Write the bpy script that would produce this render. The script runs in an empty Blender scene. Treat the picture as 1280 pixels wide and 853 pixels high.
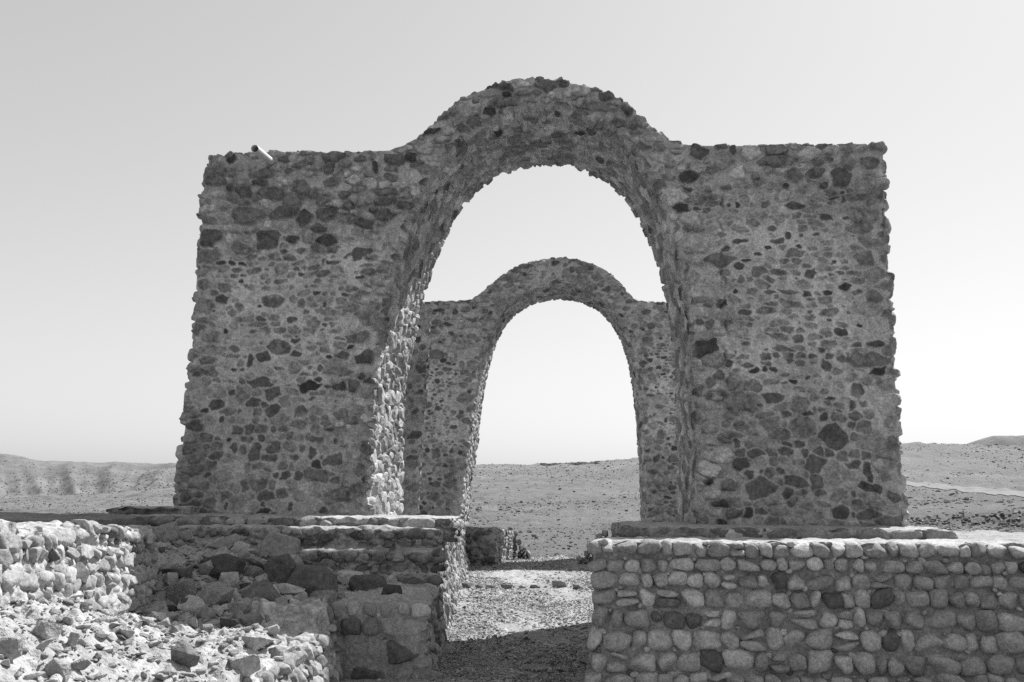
import bpy, math, random
import numpy as np
from mathutils import Vector, Matrix

S = bpy.context.scene
COL = S.collection
R = math.radians
rng = np.random.default_rng(7)

# ------------------------------------------------------------------ camera
EYE = 1.6
F = 1080.0                      # focal length in pixels of the 1280 px wide photograph
PITCH = R(9.75)
ROLL = R(0.45)                  # horizon drops a little to the right
cam = bpy.data.cameras.new('camera')
cam.sensor_width = 36.0
cam.lens = F / 1280.0 * 36.0
cam.clip_start = 0.05
cam.clip_end = 8000.0
cam_o = bpy.data.objects.new('camera', cam)
COL.objects.link(cam_o)
cam_o.matrix_world = (Matrix.Translation((0, 0, EYE)) @ Matrix.Rotation(math.pi / 2 + PITCH, 4, 'X')
                      @ Matrix.Rotation(ROLL, 4, 'Z'))
S.camera = cam_o

# ------------------------------------------------------------------ sky and sun
SUN_EL, SUN_AZ = R(53), R(42)   # azimuth measured from +Y towards +X
w = bpy.data.worlds.new('World')
S.world = w
w.use_nodes = True
nt = w.node_tree
nt.nodes.clear()
sky = nt.nodes.new('ShaderNodeTexSky')
sky.sky_type = 'NISHITA'
sky.sun_disc = False
sky.sun_elevation = SUN_EL
sky.sun_rotation = SUN_AZ
sky.altitude = 300
sky.air_density = 2.0
sky.dust_density = 1.0
sky.ozone_density = 1.0
bw = nt.nodes.new('ShaderNodeRGBToBW')      # black-and-white photograph
bg = nt.nodes.new('ShaderNodeBackground')
bg.inputs['Strength'].default_value = 0.072
wo = nt.nodes.new('ShaderNodeOutputWorld')
nt.links.new(sky.outputs[0], bw.inputs[0])
pw = nt.nodes.new('ShaderNodeMath'); pw.operation = 'POWER'; pw.inputs[1].default_value = 0.68   # soft film response of the pale sky
ml = nt.nodes.new('ShaderNodeMath'); ml.operation = 'MULTIPLY'; ml.inputs[1].default_value = 2.03
nt.links.new(bw.outputs[0], pw.inputs[0])
nt.links.new(pw.outputs[0], ml.inputs[0])
nt.links.new(ml.outputs[0], bg.inputs['Color'])
nt.links.new(bg.outputs[0], wo.inputs['Surface'])
sun = bpy.data.lights.new('sun', 'SUN')
sun.energy = 4.8
sun.angle = R(0.5)
sun.color = (1, 1, 1)
sun_o = bpy.data.objects.new('sun', sun)
COL.objects.link(sun_o)
sd = Vector((math.sin(SUN_AZ) * math.cos(SUN_EL), math.cos(SUN_AZ) * math.cos(SUN_EL), math.sin(SUN_EL)))
sun_o.rotation_euler = sd.to_track_quat('Z', 'Y').to_euler()
S.view_settings.view_transform = 'Standard'
S.view_settings.look = 'None'
S.view_settings.exposure = 0.68
S.view_settings.gamma = 1.0
S.view_settings.use_curve_mapping = False
S.render.engine = 'CYCLES'
S.cycles.max_bounces = 6
S.cycles.use_denoising = False


# ------------------------------------------------------------------ helpers
def ray(px, py):
    """slope (x/d, z/d) of the line of sight through a pixel of the photograph"""
    X = (px - 640.0) / F
    Y = -(py - 426.5) / F
    c, s = math.cos(ROLL), math.sin(ROLL)
    X, Y = X * c - Y * s, X * s + Y * c
    fy = math.cos(PITCH) - Y * math.sin(PITCH)
    fz = math.sin(PITCH) + Y * math.cos(PITCH)
    return X / fy, fz / fy


def at(px, py, d):
    a, b = ray(px, py)
    return np.array([a * d, d, EYE + b * d])


def on_z(px, py, z):
    a, b = ray(px, py)
    d = (z - EYE) / b
    return np.array([a * d, d, z])


def tag(o, label=None, cat=None, group=None, kind=None):
    if label: o['label'] = label
    if cat: o['category'] = cat
    if group: o['group'] = group
    if kind: o['kind'] = kind
    return o


def empty(name, loc):
    o = bpy.data.objects.new(name, None)
    o.empty_display_size = 0.3
    COL.objects.link(o)
    o.location = loc
    return o


def mesh_obj(name, V, Fc, mat, parent=None, alb=None, smooth=True, origin=None):
    V = np.asarray(V, dtype=np.float32)
    Fc = np.asarray(Fc, dtype=np.int32)
    o0 = np.zeros(3, np.float32)
    if parent is not None:
        o0 = np.array(parent.location, np.float32)
    elif origin is not None:
        o0 = np.asarray(origin, np.float32)
    V = V - o0
    me = bpy.data.meshes.new(name)
    k = Fc.shape[1]
    me.vertices.add(len(V))
    me.vertices.foreach_set('co', V.ravel())
    me.loops.add(Fc.size)
    me.loops.foreach_set('vertex_index', Fc.ravel())
    me.polygons.add(len(Fc))
    me.polygons.foreach_set('loop_start', np.arange(0, Fc.size, k, dtype=np.int32))
    me.polygons.foreach_set('loop_total', np.full(len(Fc), k, dtype=np.int32))
    me.update(calc_edges=True)
    me.validate()
    if smooth:
        me.polygons.foreach_set('use_smooth', np.ones(len(me.polygons), dtype=bool))
    if alb is not None:
        a = me.attributes.new('alb', 'FLOAT', 'POINT')
        a.data.foreach_set('value', np.asarray(alb, np.float32).ravel())
    me.materials.append(mat)
    o = bpy.data.objects.new(name, me)
    COL.objects.link(o)
    if parent is not None:
        o.parent = parent
    elif origin is not None:
        o.location = [float(q) for q in o0]
    return o


def grid_faces(n, m, off=0, flip=False):
    i = np.arange(n - 1)[:, None] * m + np.arange(m - 1)[None, :]
    q = np.stack([i, i + 1, i + m + 1, i + m], -1).reshape(-1, 4) + off
    return q[:, ::-1] if flip else q


def vnoise(shape, cell, r):
    """smooth value noise, cell in pixels"""
    h, w_ = shape
    gy, gx = int(h / cell) + 3, int(w_ / cell) + 3
    g = r.random((gy, gx)) * 2 - 1
    y = np.arange(h) / cell
    x = np.arange(w_) / cell
    y0 = y.astype(int); x0 = x.astype(int)
    fy = y - y0; fx = x - x0
    fy = (fy * fy * (3 - 2 * fy))[:, None]; fx = (fx * fx * (3 - 2 * fx))[None, :]
    a = g[y0][:, x0]; b = g[y0][:, x0 + 1]; c = g[y0 + 1][:, x0]; d = g[y0 + 1][:, x0 + 1]
    return (a * (1 - fx) + b * fx) * (1 - fy) + (c * (1 - fx) + d * fx) * fy


def fbm(shape, cell, r, oct=4, gain=0.5):
    o = np.zeros(shape); a = 1.0
    for k in range(oct):
        if cell < 1.5: break
        o += a * vnoise(shape, cell, r)
        a *= gain; cell /= 2
    return o


def sstep(a, b, x):
    t = np.clip((x - a) / (b - a), 0, 1)
    return t * t * (3 - 2 * t)


class Field:
    """height and albedo raster of a masonry surface, in metres"""
    def __init__(s, x0, y0, wd, ht, res, seed):
        s.x0, s.y0, s.res = x0, y0, res
        s.n = (int(ht / res) + 2, int(wd / res) + 2)
        s.r = np.random.default_rng(seed)
        s.H = np.zeros(s.n)
        s.A = np.full(s.n, 0.35)

    def sample(s, x, y):
        fx = np.clip((np.asarray(x) - s.x0) / s.res, 0, s.n[1] - 1.001)
        fy = np.clip((np.asarray(y) - s.y0) / s.res, 0, s.n[0] - 1.001)
        ix = fx.astype(int); iy = fy.astype(int); fx = fx - ix; fy = fy - iy
        def q(G):
            return ((G[iy, ix] * (1 - fx) + G[iy, ix + 1] * fx) * (1 - fy)
                    + (G[iy + 1, ix] * (1 - fx) + G[iy + 1, ix + 1] * fx) * fy)
        return q(s.H), q(s.A)


def scatter(wd, ht, zone, r, tries=14000, pre=()):
    """dart throwing with a size that changes over the wall; zone(x,y) -> dict of arrays"""
    X = r.random(tries) * wd; Y = r.random(tries) * ht
    for i, q in enumerate(pre):
        X[i], Y[i] = q[0], q[1]
    z = zone(X, Y)
    sx, sy = z['sx'], z['sy']
    if 'row' in z:      # rough courses
        p = z['row']; wv = .03 * np.sin(X * 1.3) + .015 * np.sin(X * 4.1)
        q = np.arange(tries) >= len(pre)
        snap = (np.floor((Y - wv) / np.maximum(p, .01)) + .5) * p + wv + r.normal(0, 1, tries) * p * .10
        Y = np.where((p > 0) & q, np.clip(snap, 0, ht), Y)
    m = np.exp(r.normal(0, z['var'][0] if 'var' in z else .22, tries))
    sx *= m; sy *= m
    for i, q in enumerate(pre):
        sx[i], sy[i] = q[2] * 1.25, q[3] * 1.3
    ax, ay, ai = [], [], []
    axn = np.zeros(tries); ayn = np.zeros(tries); an = 0
    bx = np.zeros(tries); by = np.zeros(tries)
    for i in range(tries):
        if an:
            dx = (axn[:an] - X[i]) / (0.5 * (bx[:an] + sx[i]))
            dy = (ayn[:an] - Y[i]) / (0.5 * (by[:an] + sy[i]))
            if i >= len(pre) and (dx * dx + dy * dy).min() < 0.72: continue
        axn[an] = X[i]; ayn[an] = Y[i]; bx[an] = sx[i]; by[an] = sy[i]; an += 1
        ai.append(i)
    ai = np.array(ai)
    return X[ai], Y[ai], {k: v[ai] for k, v in z.items()}


def voronoi_masonry(f, zone, mortar=0.40, warp=0.012, tries=14000, pre=(), mortar_fn=None):
    """rubble set in mortar. zone keys: sx,sy cell size, gap joint width, h relief, lo/hi albedo"""
    r = f.r
    n = f.n
    wd, ht = n[1] * f.res, n[0] * f.res
    zz = lambda X, Y: zone(X + f.x0, Y + f.y0)
    pre = [(q[0] - f.x0, q[1] - f.y0) + tuple(q[2:]) for q in pre]
    X, Y, z = scatter(wd, ht, zz, r, tries, pre)
    k = len(X)
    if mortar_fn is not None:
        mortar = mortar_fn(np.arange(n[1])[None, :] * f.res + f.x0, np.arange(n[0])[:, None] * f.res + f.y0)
    rot = r.normal(0, 0.16, k)
    asp = np.exp(r.normal(0, 0.22, k))
    asp[:len(pre)] = 1
    A1 = z['sx'] * 0.5 * asp; B1 = z['sy'] * 0.5 / asp ** 0.5
    F1 = np.full(n, 1e9); F2 = np.full(n, 1e9); ID = np.zeros(n, int)
    wx = fbm(n, 0.09 / f.res, r, 4) * warp; wy = fbm(n, 0.09 / f.res, r, 4) * warp
    gx = np.arange(n[1]) * f.res; gy = np.arange(n[0]) * f.res
    for i in range(k):
        rad = 2.6 * max(A1[i], B1[i]) + 0.05
        x0 = max(0, int((X[i] - rad) / f.res)); x1 = min(n[1], int((X[i] + rad) / f.res) + 1)
        y0 = max(0, int((Y[i] - rad) / f.res)); y1 = min(n[0], int((Y[i] + rad) / f.res) + 1)
        if x1 <= x0 or y1 <= y0: continue
        sl = (slice(y0, y1), slice(x0, x1))
        dx = gx[None, x0:x1] - X[i] + wx[sl]; dy = gy[y0:y1, None] - Y[i] + wy[sl]
        c, s_ = math.cos(rot[i]), math.sin(rot[i])
        ex = (dx * c + dy * s_) / A1[i]; ey = (-dx * s_ + dy * c) / B1[i]
        d = np.sqrt(ex * ex + ey * ey)
        a0 = r.uniform(0, 6.283)
        for q in range(5):
            an = a0 + q * 1.2566 + r.normal(0, .28)
            d = np.maximum(d, (ex * math.cos(an) + ey * math.sin(an)) / r.uniform(.62, .98))
        a, b = F1[sl], F2[sl]
        near = d < a
        F2[sl] = np.where(near, a, np.minimum(b, d))
        F1[sl] = np.where(near, d, a)
        ID[sl] = np.where(near, i, ID[sl])
    size = np.sqrt(A1 * B1)
    ok = F1 < 1e8
    lim = r.uniform(1.15, 1.75, k); lim[:len(pre)] = 1.08
    e = np.where(ok, (F2 - F1) * size[ID] * 0.5, 0)
    e = np.minimum(e, np.where(ok, (lim[ID] - F1) * size[ID] * 0.8, 0))
    gap = z['gap'] * (0.5 + 1.1 * r.random(k))
    edge = e - gap[ID] * 0.5 + fbm(n, 0.035 / f.res, r, 3) * 0.002
    # some stones are washed over by the mortar
    hid = r.random(k) < z['hid']
    hid[:len(pre)] = False
    m = sstep(0.0, 0.0065, edge)
    tilt_x = r.normal(0, 0.10, k); tilt_y = r.normal(0, 0.10, k)
    hgt = z['h'] * (0.35 + 0.9 * r.random(k))
    dome = np.clip(edge / (0.45 * size[ID]), 0, 1)
    dome = 1 - (1 - dome) ** 2
    px_ = gx[None, :] - X[ID]; py_ = gy[:, None] - Y[ID]
    st = hgt[ID] * (0.35 + 0.65 * dome) + (tilt_x[ID] * px_ + tilt_y[ID] * py_) * np.minimum(1, z['h'][ID] / 0.02)
    st = st + fbm(n, 0.05 / f.res, r, 4) * 0.18 * z['h'][ID]
    mo = fbm(n, 0.25 / f.res, r, 5) * 0.006 + fbm(n, 0.03 / f.res, r, 3) * 0.0022
    mo = mo - 0.024 * sstep(0.03, -0.004, edge) * (z['h'][ID] > 0.012)
    mh = m * np.where(hid[ID], 0.15, 1.0)
    f.H = mo * (1 - mh) + np.maximum(st, -0.012) * mh
    u = r.random(k)
    alb = np.where(u < z['dark'] * np.clip((.062 / size) ** 2, .15, 1.7), r.uniform(0.06, 0.13, k), z['lo'] + (z['hi'] - z['lo']) * r.random(k) ** 1.2)
    alb[:len(pre)] = [q[4] for q in pre]
    tex = fbm(n, 0.06 / f.res, r, 5, 0.7)
    tex2 = fbm(n, 0.5 / f.res, r, 4)
    A_st = alb[ID] * (1 + 0.30 * tex + .10 * tex2)
    strk = fbm((max(4, n[0] // 14), n[1]), 5, r, 4)
    strk = np.repeat(strk, 14, 0)[:n[0]]; strk = np.concatenate([strk, np.repeat(strk[-1:], n[0] - len(strk), 0)], 0) if len(strk) < n[0] else strk
    tex2 = tex2 + .35 * strk
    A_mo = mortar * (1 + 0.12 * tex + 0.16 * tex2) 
    smear = sstep(-0.2, 0.6, fbm(n, 0.11 / f.res, r, 3))
    ma = m * np.where(hid[ID], 0.25, 1.0 - np.where(z['h'][ID] > .015, .10, .28) * smear * (alb[ID] > 0.13))
    f.A = np.clip(A_mo * (1 - ma) + A_st * ma, 0.03, 0.7)
    return f


def cobble_courses(f, courses, mortar=0.30, wmin=0.11, wmax=0.27, relief=0.05, power=(2.2, 3.6), lo=0.2, hi=0.42, dark=0.12,
                   joint=0.012, wob=0.012, stray=0.3, angular=0.0):
    """rounded stones laid in rows: courses = list of (y bottom, y top)"""
    r = f.r; n = f.n
    gx = np.arange(n[1]) * f.res; gy = np.arange(n[0]) * f.res
    H = np.full(n, -1.0); A = np.zeros(n)
    wd = n[1] * f.res
    wx = fbm(n, 0.10 / f.res, r, 4) * 0.010; wy = fbm(n, 0.10 / f.res, r, 4) * 0.010
    st = []
    for (yb, yt) in courses:
        x = -r.random() * 0.1
        ch = yt - yb
        while x < wd:
            wv = r.uniform(wmin, wmax) * (0.8 + 0.4 * r.random()) * (0.6 + 0.5 * ch / 0.16)
            hh = ch * r.uniform(0.80, 1.0)
            if r.random() < 0.12 and ch > 0.1:      # a squat pair: flat stone and a chip above
                st.append((x + wv / 2, yb + ch * 0.27, wv / 2, ch * 0.26))
                st.append((x + wv / 2 + r.normal(0, 0.01), yb + ch * 0.76, wv / 2.3, ch * 0.22))
            else:
                st.append((x + wv / 2, yb + hh / 2 + r.normal(0, 0.004), wv / 2, hh / 2))
            if r.random() < stray:                  # chinking chips between
                st.append((x + wv + r.normal(0, 0.004), yb + ch * r.uniform(0.15, 0.9), r.uniform(0.015, 0.035), r.uniform(0.012, 0.03)))
            x += wv + joint * r.uniform(0.2, 2.2)
    for (cx, cy, a, b) in st:
        cy = cy - f.y0 + wob * math.sin(cx * 1.7 + cy * 9) ; cx = cx
        rad = 1.25 * max(a, b) + 0.02
        x0 = max(0, int((cx - rad) / f.res)); x1 = min(n[1], int((cx + rad) / f.res) + 1)
        y0 = max(0, int((cy - rad) / f.res)); y1 = min(n[0], int((cy + rad) / f.res) + 1)
        if x1 <= x0 or y1 <= y0: continue
        sl = (slice(y0, y1), slice(x0, x1))
        dx = gx[None, x0:x1] - cx + wx[sl]; dy = gy[y0:y1, None] - cy + wy[sl]
        t = r.normal(0, 0.10); c, s_ = math.cos(t), math.sin(t)
        dx, dy = dx * c + dy * s_, -dx * s_ + dy * c
        p = r.uniform(*power)
        # egg the outline and cut a few flats so that no two stones agree
        dx = dx * (1 + r.normal(0, 0.22) * dy / b * 0.6); dy = dy * (1 + r.normal(0, 0.22) * dx / a * 0.6)
        d = (np.abs(dx / a) ** p + np.abs(dy / b) ** p) ** (1 / p)
        for q in range(r.integers(2, 5)):
            an = r.uniform(0, 6.283)
            d = np.maximum(d, (dx / a * math.cos(an) + dy / b * math.sin(an)) / r.uniform(0.78, 0.98))
        small = min(1, min(a, b) / 0.05)
        dome = np.sqrt(np.clip(1 - d ** 2.6, 0, 1))
        tl = r.normal(0, 0.16); tv = r.normal(-0.04, 0.16)
        fac = 0
        if angular:
            for q in range(3):
                an = r.uniform(0, 6.283)
                fac = fac - angular * np.clip((dx / a * math.cos(an) + dy / b * math.sin(an)) - r.uniform(0, 0.4), 0, 1)
        h = relief * small * (r.uniform(0.55, 1.15) * dome + tl * dx / a * 0.6 + tv * dy / b * 0.6 + fac) - 0.004
        h = np.where(d < 1, h, -1)
        al = r.uniform(0.06, 0.13) if r.random() < dark else r.uniform(lo, hi)
        up = h > H[sl]
        H[sl] = np.where(up, h, H[sl])
        A[sl] = np.where(up, al, A[sl])
    tex = fbm(n, 0.06 / f.res, r, 5, 0.62); tex2 = fbm(n, 0.4 / f.res, r, 4)
    mo = fbm(n, 0.12 / f.res, r, 5) * 0.012 - 0.008
    sm = H > mo
    f.H = np.where(sm, H + tex * 0.0035, mo)
    f.A = np.clip(np.where(sm, A * (1 + 0.20 * tex + 0.1 * tex2), mortar * (1 + 0.15 * tex + 0.15 * tex2)), 0.03, 0.7)
    return f


def earth_field(f, amp=0.02, a=0.32, cell=0.3):
    f.H = fbm(f.n, cell / f.res, f.r, 6, 0.55) * amp
    f.A = np.clip(a * (1 + 0.15 * fbm(f.n, 0.3 / f.res, f.r, 6, 0.6)), 0.05, 0.7)
    return f


def block(name, L, D, Hh, res, front, side, top, warp, mat, parent=None, blend=0.06, origin=None, back=False, chip=0.012, extra=None):
    """solid of masonry: local x 0..L along the front, y 0..D into it, z 0..Hh; front/side/top are Fields
    (front x,z; side y,z; top x,y).  warp(V)->world turns the local frame into the place."""
    nx = max(3, int(L / res)); ny = max(3, int(D / res)); nz = max(3, int(Hh / res))
    x = np.linspace(0, L, nx); y = np.linspace(0, D, ny); z = np.linspace(0, Hh, nz)
    P, Fc, off = [], [], 0
    def add(a, n, m, flip):
        nonlocal off
        P.append(a.reshape(-1, 3)); Fc.append(grid_faces(n, m, off, flip)); off += n * m
    ZZ, XX = np.meshgrid(z, x, indexing='ij'); add(np.stack([XX, 0 * XX, ZZ], -1), nz, nx, False)
    if back: add(np.stack([XX, 0 * XX + D, ZZ], -1), nz, nx, True)
    ZZ, YY = np.meshgrid(z, y, indexing='ij')
    add(np.stack([0 * YY, YY, ZZ], -1), nz, ny, True)
    add(np.stack([0 * YY + L, YY, ZZ], -1), nz, ny, False)
    YY, XX = np.meshgrid(y, x, indexing='ij'); add(np.stack([XX, YY, 0 * XX + Hh], -1), ny, nx, False)
    P = np.concatenate(P); Fc = np.concatenate(Fc)
    X, Y, Z = P.T
    fh, fa = front.sample(X, Z); sh, sa = side.sample(Y, Z); th, ta = top.sample(X, Y)
    sl2, sa2 = side.sample(D - Y + 0.37, Z)
    wf = np.clip(1 - Y / blend, 0, 1); wb = np.clip(1 - (D - Y) / blend, 0, 1) if back else 0 * Y
    wl = np.clip(1 - X / blend, 0, 1); wr = np.clip(1 - (L - X) / blend, 0, 1)
    wt = np.clip(1 - (Hh - Z) / blend, 0, 1)
    Q = P.copy()
    cf = chip * (1 + 1.2 * np.sin(X * 23 + Z * 31) * np.sin(Z * 17 - Y * 13 + X * 7))
    Q[:, 1] -= wf * (fh - cf * np.maximum(wt, np.maximum(wl, wr))) - wb * fh
    Q[:, 0] -= wl * (sh - cf * np.maximum(wt, wf)) - wr * (sl2 - cf * np.maximum(wt, wf))
    Q[:, 2] += wt * (th - cf * np.maximum(wf, np.maximum(wl, wr)))
    A = np.where(wf >= np.maximum(wl, np.maximum(wr, wt)) - 0.02, fa, np.where(wt > np.maximum(wl, wr), ta, np.where(wl > wr, sa, sa2)))
    if back: A = np.where((wb >= np.maximum(wt, np.maximum(wl, wr))) & (wb > wf), fa, A)
    if extra is not None:
        eV, eF, eA = extra
        Fc = np.concatenate([Fc[:, [0, 1, 2]], Fc[:, [0, 2, 3]], eF + len(Q)])
        Q = np.concatenate([Q, eV]); A = np.concatenate([A, eA])
    W = warp(Q)
    return mesh_obj(name, W, Fc, mat, parent, A, origin=origin)


# ------------------------------------------------------------------ materials
def new_mat(name):
    m = bpy.data.materials.new(name)
    m.use_nodes = True
    b = m.node_tree.nodes['Principled BSDF']
    b.inputs['Roughness'].default_value = 0.93
    b.inputs['Specular IOR Level'].default_value = 0.2
    return m, m.node_tree, b


def nz(nt, scale, detail=6, rough=0.6, coord=None):
    t = nt.nodes.new('ShaderNodeTexNoise')
    t.inputs['Scale'].default_value = scale
    t.inputs['Detail'].default_value = detail
    t.inputs['Roughness'].default_value = rough
    if coord is not None: nt.links.new(coord, t.inputs['Vector'])
    return t


def mrange(nt, src, a, b, c, d):
    m = nt.nodes.new('ShaderNodeMapRange')
    for k, v in zip(('From Min', 'From Max', 'To Min', 'To Max'), (a, b, c, d)):
        m.inputs[k].default_value = v
    nt.links.new(src, m.inputs['Value'])
    return m.outputs[0]


def mmath(nt, op, a, b):
    m = nt.nodes.new('ShaderNodeMath'); m.operation = op
    for i, q in enumerate((a, b)):
        if isinstance(q, (int, float)): m.inputs[i].default_value = q
        else: nt.links.new(q, m.inputs[i])
    return m.outputs[0]


def attr_material(name, f1=38, f2=110, bump=0.7, dist=0.008, var=0.36):
    m, t, b = new_mat(name)
    co = t.nodes.new('ShaderNodeTexCoord').outputs['Object']
    at_ = t.nodes.new('ShaderNodeAttribute'); at_.attribute_name = 'alb'
    n1 = nz(t, f1, 6, 0.65, co); n2 = nz(t, f2, 4, 0.6, co)
    v = mmath(t, 'MULTIPLY', mrange(t, n1.outputs[0], 0.3, 0.7, 1 - var, 1 + var), mrange(t, n2.outputs[0], 0.3, 0.7, 1 - var * 0.6, 1 + var * 0.6))
    n3 = nz(t, f1 * 0.24, 5, 0.7, co)
    v = mmath(t, 'MULTIPLY', v, mrange(t, n3.outputs[0], 0.3, 0.7, 0.80, 1.20))
    c = mmath(t, 'MULTIPLY', at_.outputs['Fac'], v)
    t.links.new(c, b.inputs['Base Color'])
    bp = t.nodes.new('ShaderNodeBump'); bp.inputs['Strength'].default_value = bump; bp.inputs['Distance'].default_value = dist
    t.links.new(mmath(t, 'ADD', mmath(t, 'ADD', n1.outputs[0], mmath(t, 'MULTIPLY', n3.outputs[0], 1.6)), mmath(t, 'MULTIPLY', n2.outputs[0], 0.5)), bp.inputs['Height'])
    t.links.new(bp.outputs[0], b.inputs['Normal'])
    return m


M_STONE = attr_material('rubble_masonry')
M_ROCK = attr_material('broken_rock', 22, 80, 0.9, 0.02, 0.30)
M_SOIL = attr_material('dry_soil', 16, 60, 1.0, 0.025, 0.22)


def desert_material():
    m, t, b = new_mat('desert_ground')
    co = t.nodes.new('ShaderNodeTexCoord').outputs['Object']
    big = nz(t, 0.03, 6, 0.6, co); mid = nz(t, 0.35, 8, 0.7, co); fin = nz(t, 5.0, 8, 0.75, co)
    a = mrange(t, big.outputs[0], 0.35, 0.65, 0.125, 0.185)
    a = mmath(t, 'MULTIPLY', a, mrange(t, mid.outputs[0], 0.3, 0.7, 0.80, 1.2))
    a = mmath(t, 'MULTIPLY', a, mrange(t, fin.outputs[0], 0.3, 0.7, 0.72, 1.28))
    t.links.new(a, b.inputs['Base Color'])
    bp = t.nodes.new('ShaderNodeBump'); bp.inputs['Strength'].default_value = 1.0; bp.inputs['Distance'].default_value = 0.5
    t.links.new(mmath(t, 'ADD', mid.outputs[0], mmath(t, 'MULTIPLY', fin.outputs[0], 0.35)), bp.inputs['Height'])
    t.links.new(bp.outputs[0], b.inputs['Normal'])
    return m


M_DESERT = desert_material()


def plain_material(name, a, rough=0.9, var=0.15, scale=30):
    m, t, b = new_mat(name)
    co = t.nodes.new('ShaderNodeTexCoord').outputs['Object']
    n = nz(t, scale, 6, 0.6, co)
    t.links.new(mrange(t, n.outputs[0], 0.3, 0.7, a * (1 - var), a * (1 + var)), b.inputs['Base Color'])
    b.inputs['Roughness'].default_value = rough
    return m


# ------------------------------------------------------------------ terrain
COLS = {   # photograph column -> list of (distance, row) with z given when the row is None
    -700: [(9, -.05, 0), (14, .6, 0), (40, 642, 1), (120, 628, 1), (260, 621, 1), (380, 585, 1), (430, 570, 1)],
    0:    [(9, -.05, 0), (12, .5, 0), (40, 644, 1), (120, 630, 1), (260, 621, 1), (380, 585, 1), (430, 570, 1)],
    60:   [(9, -.05, 0), (12, .5, 0), (40, 644, 1), (120, 630, 1), (260, 621, 1), (380, 590, 1), (430, 577, 1)],
    130:  [(9, -.05, 0), (12, .5, 0), (40, 646, 1), (120, 631, 1), (250, 618, 1), (380, 590, 1), (430, 580, 1)],
    215:  [(9, -.05, 0), (12, .5, 0), (40, 646, 1), (120, 628, 1), (230, 612, 1), (360, 590, 1), (430, 580, 1)],
    480:  [(9, -.05, 0), (14, .3, 0), (22, .5, 0), (40, 655, 1), (80, 630, 1), (150, 602, 1), (230, 583, 1)],
    590:  [(9, -.05, 0), (21, -.05, 0), (25, .08, 0), (45, 653, 1), (80, 628, 1), (150, 602, 1), (230, 583, 1)],
    680:  [(9, -.05, 0), (21, -.05, 0), (25, .05, 0), (45, 652, 1), (80, 627, 1), (150, 600, 1), (230, 581, 1)],
    745:  [(9, -.05, 0), (21, -.05, 0), (25, .12, 0), (45, 651, 1), (80, 626, 1), (150, 598, 1), (230, 577, 1)],
    800:  [(9, -.05, 0), (12, .3, 0), (24, .4, 0), (45, 650, 1), (80, 626, 1), (150, 596, 1), (230, 570, 1)],
    1135: [(9, -.05, 0), (11, .98, 0), (17, 659, 1), (20.6, 655, 1), (21.0, 649, 1), (24, 648, 1), (60, 627, 1), (140, 590, 1), (230, 553, 1)],
    1200: [(9, -.05, 0), (11, .98, 0), (17, 660, 1), (20.6, 657, 1), (21.0, 642, 1), (24, 641, 1), (60, 626, 1), (140, 590, 1), (230, 554, 1)],
    1290: [(9, -.05, 0), (11, .98, 0), (17, 664, 1), (20.6, 661, 1), (21.0, 640, 1), (24, 639, 1), (60, 626, 1), (140, 590, 1), (230, 556, 1)],
    2100: [(9, -.05, 0), (12, .98, 0), (17, 690, 1), (20.6, 687, 1), (21.0, 668, 1), (24, 667, 1), (60, 650, 1), (140, 612, 1), (230, 580, 1)],
}
DG = np.concatenate([[0.5, 3, 6], np.geomspace(9, 520, 560), [700, 1000, 1600, 2600, 4000]])
ca, cz = [], []
for px in sorted(COLS):
    dd, zz = [0.4], [-.05]
    for (d, v, isrow) in COLS[px]:
        if isrow:
            z = EYE + ray(min(max(px, -100), 1400), v)[1] * d
        else:
            z = v
        dd.append(d); zz.append(z)
    zl = zz[-1]
    dd += [dd[-1] * 1.25, 5000]; zz += [zl + 0.3, zl - 6]
    ca.append(ray(px, 610)[0])
    # smooth interpolation in log distance
    ld = np.log(np.array(dd)); g = np.interp(np.log(DG), ld, np.array(zz))
    cz.append(g)
ca = np.array(ca); cz = np.array(cz)


def smooth_rows(g, k):
    for _ in range(k):
        g = g.copy()
        g[:, 1:-1] = 0.25 * g[:, :-2] + 0.5 * g[:, 1:-1] + 0.25 * g[:, 2:]
    return g


cz = smooth_rows(cz, 2)
AZ = np.concatenate([np.linspace(-8, -1.1, 30), np.linspace(-1.05, 1.05, 620), np.linspace(1.1, 8, 30)])
TZ = np.stack([np.interp(AZ, ca, cz[:, j]) for j in range(len(DG))], 1)   # (az, d)
tr = np.random.default_rng(3)
# undulation, larger with distance
und = fbm(TZ.shape, 26, tr, 5)
und2 = fbm(TZ.shape, 7, tr, 4)
amp = np.interp(DG, [8, 20, 60, 150, 430, 4000], [0, 0.05, 0.22, 0.6, 1.6, 2])
TZ = TZ + (und * 0.6 + und2 * 0.35) * amp[None, :] * np.where(DG > 21, 1, 0.3)[None, :]
# gullies on the eroded hill at the left
gx = AZ[:, None] * 40
lefth = sstep(-0.30, -0.42, AZ)[:, None] * (sstep(252, 290, DG) * (1 - 0.8 * sstep(370, 430, DG)))[None, :]
wv_ = fbm(TZ.shape, 60, tr, 4) * 1.6
gul = np.abs(np.sin(gx * 1.05 + 1.3 * np.sin(gx * 0.31) + wv_ + 0.5 * np.log(DG)[None, :] * 3)) ** 1.0
gul = gul + .38 * np.abs(np.sin(gx * 3.3 + 2.2 * wv_ + 1)) ** .8 + .16 * np.abs(np.sin(gx * 8.1 + 4 * wv_))
TZ -= lefth * 2.1 * gul
TZ += fbm(TZ.shape, 3, tr, 2) * np.interp(DG, [25, 80, 300, 4000], [.02, .10, .35, .3])[None, :] * (DG > 22)[None, :]


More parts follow.
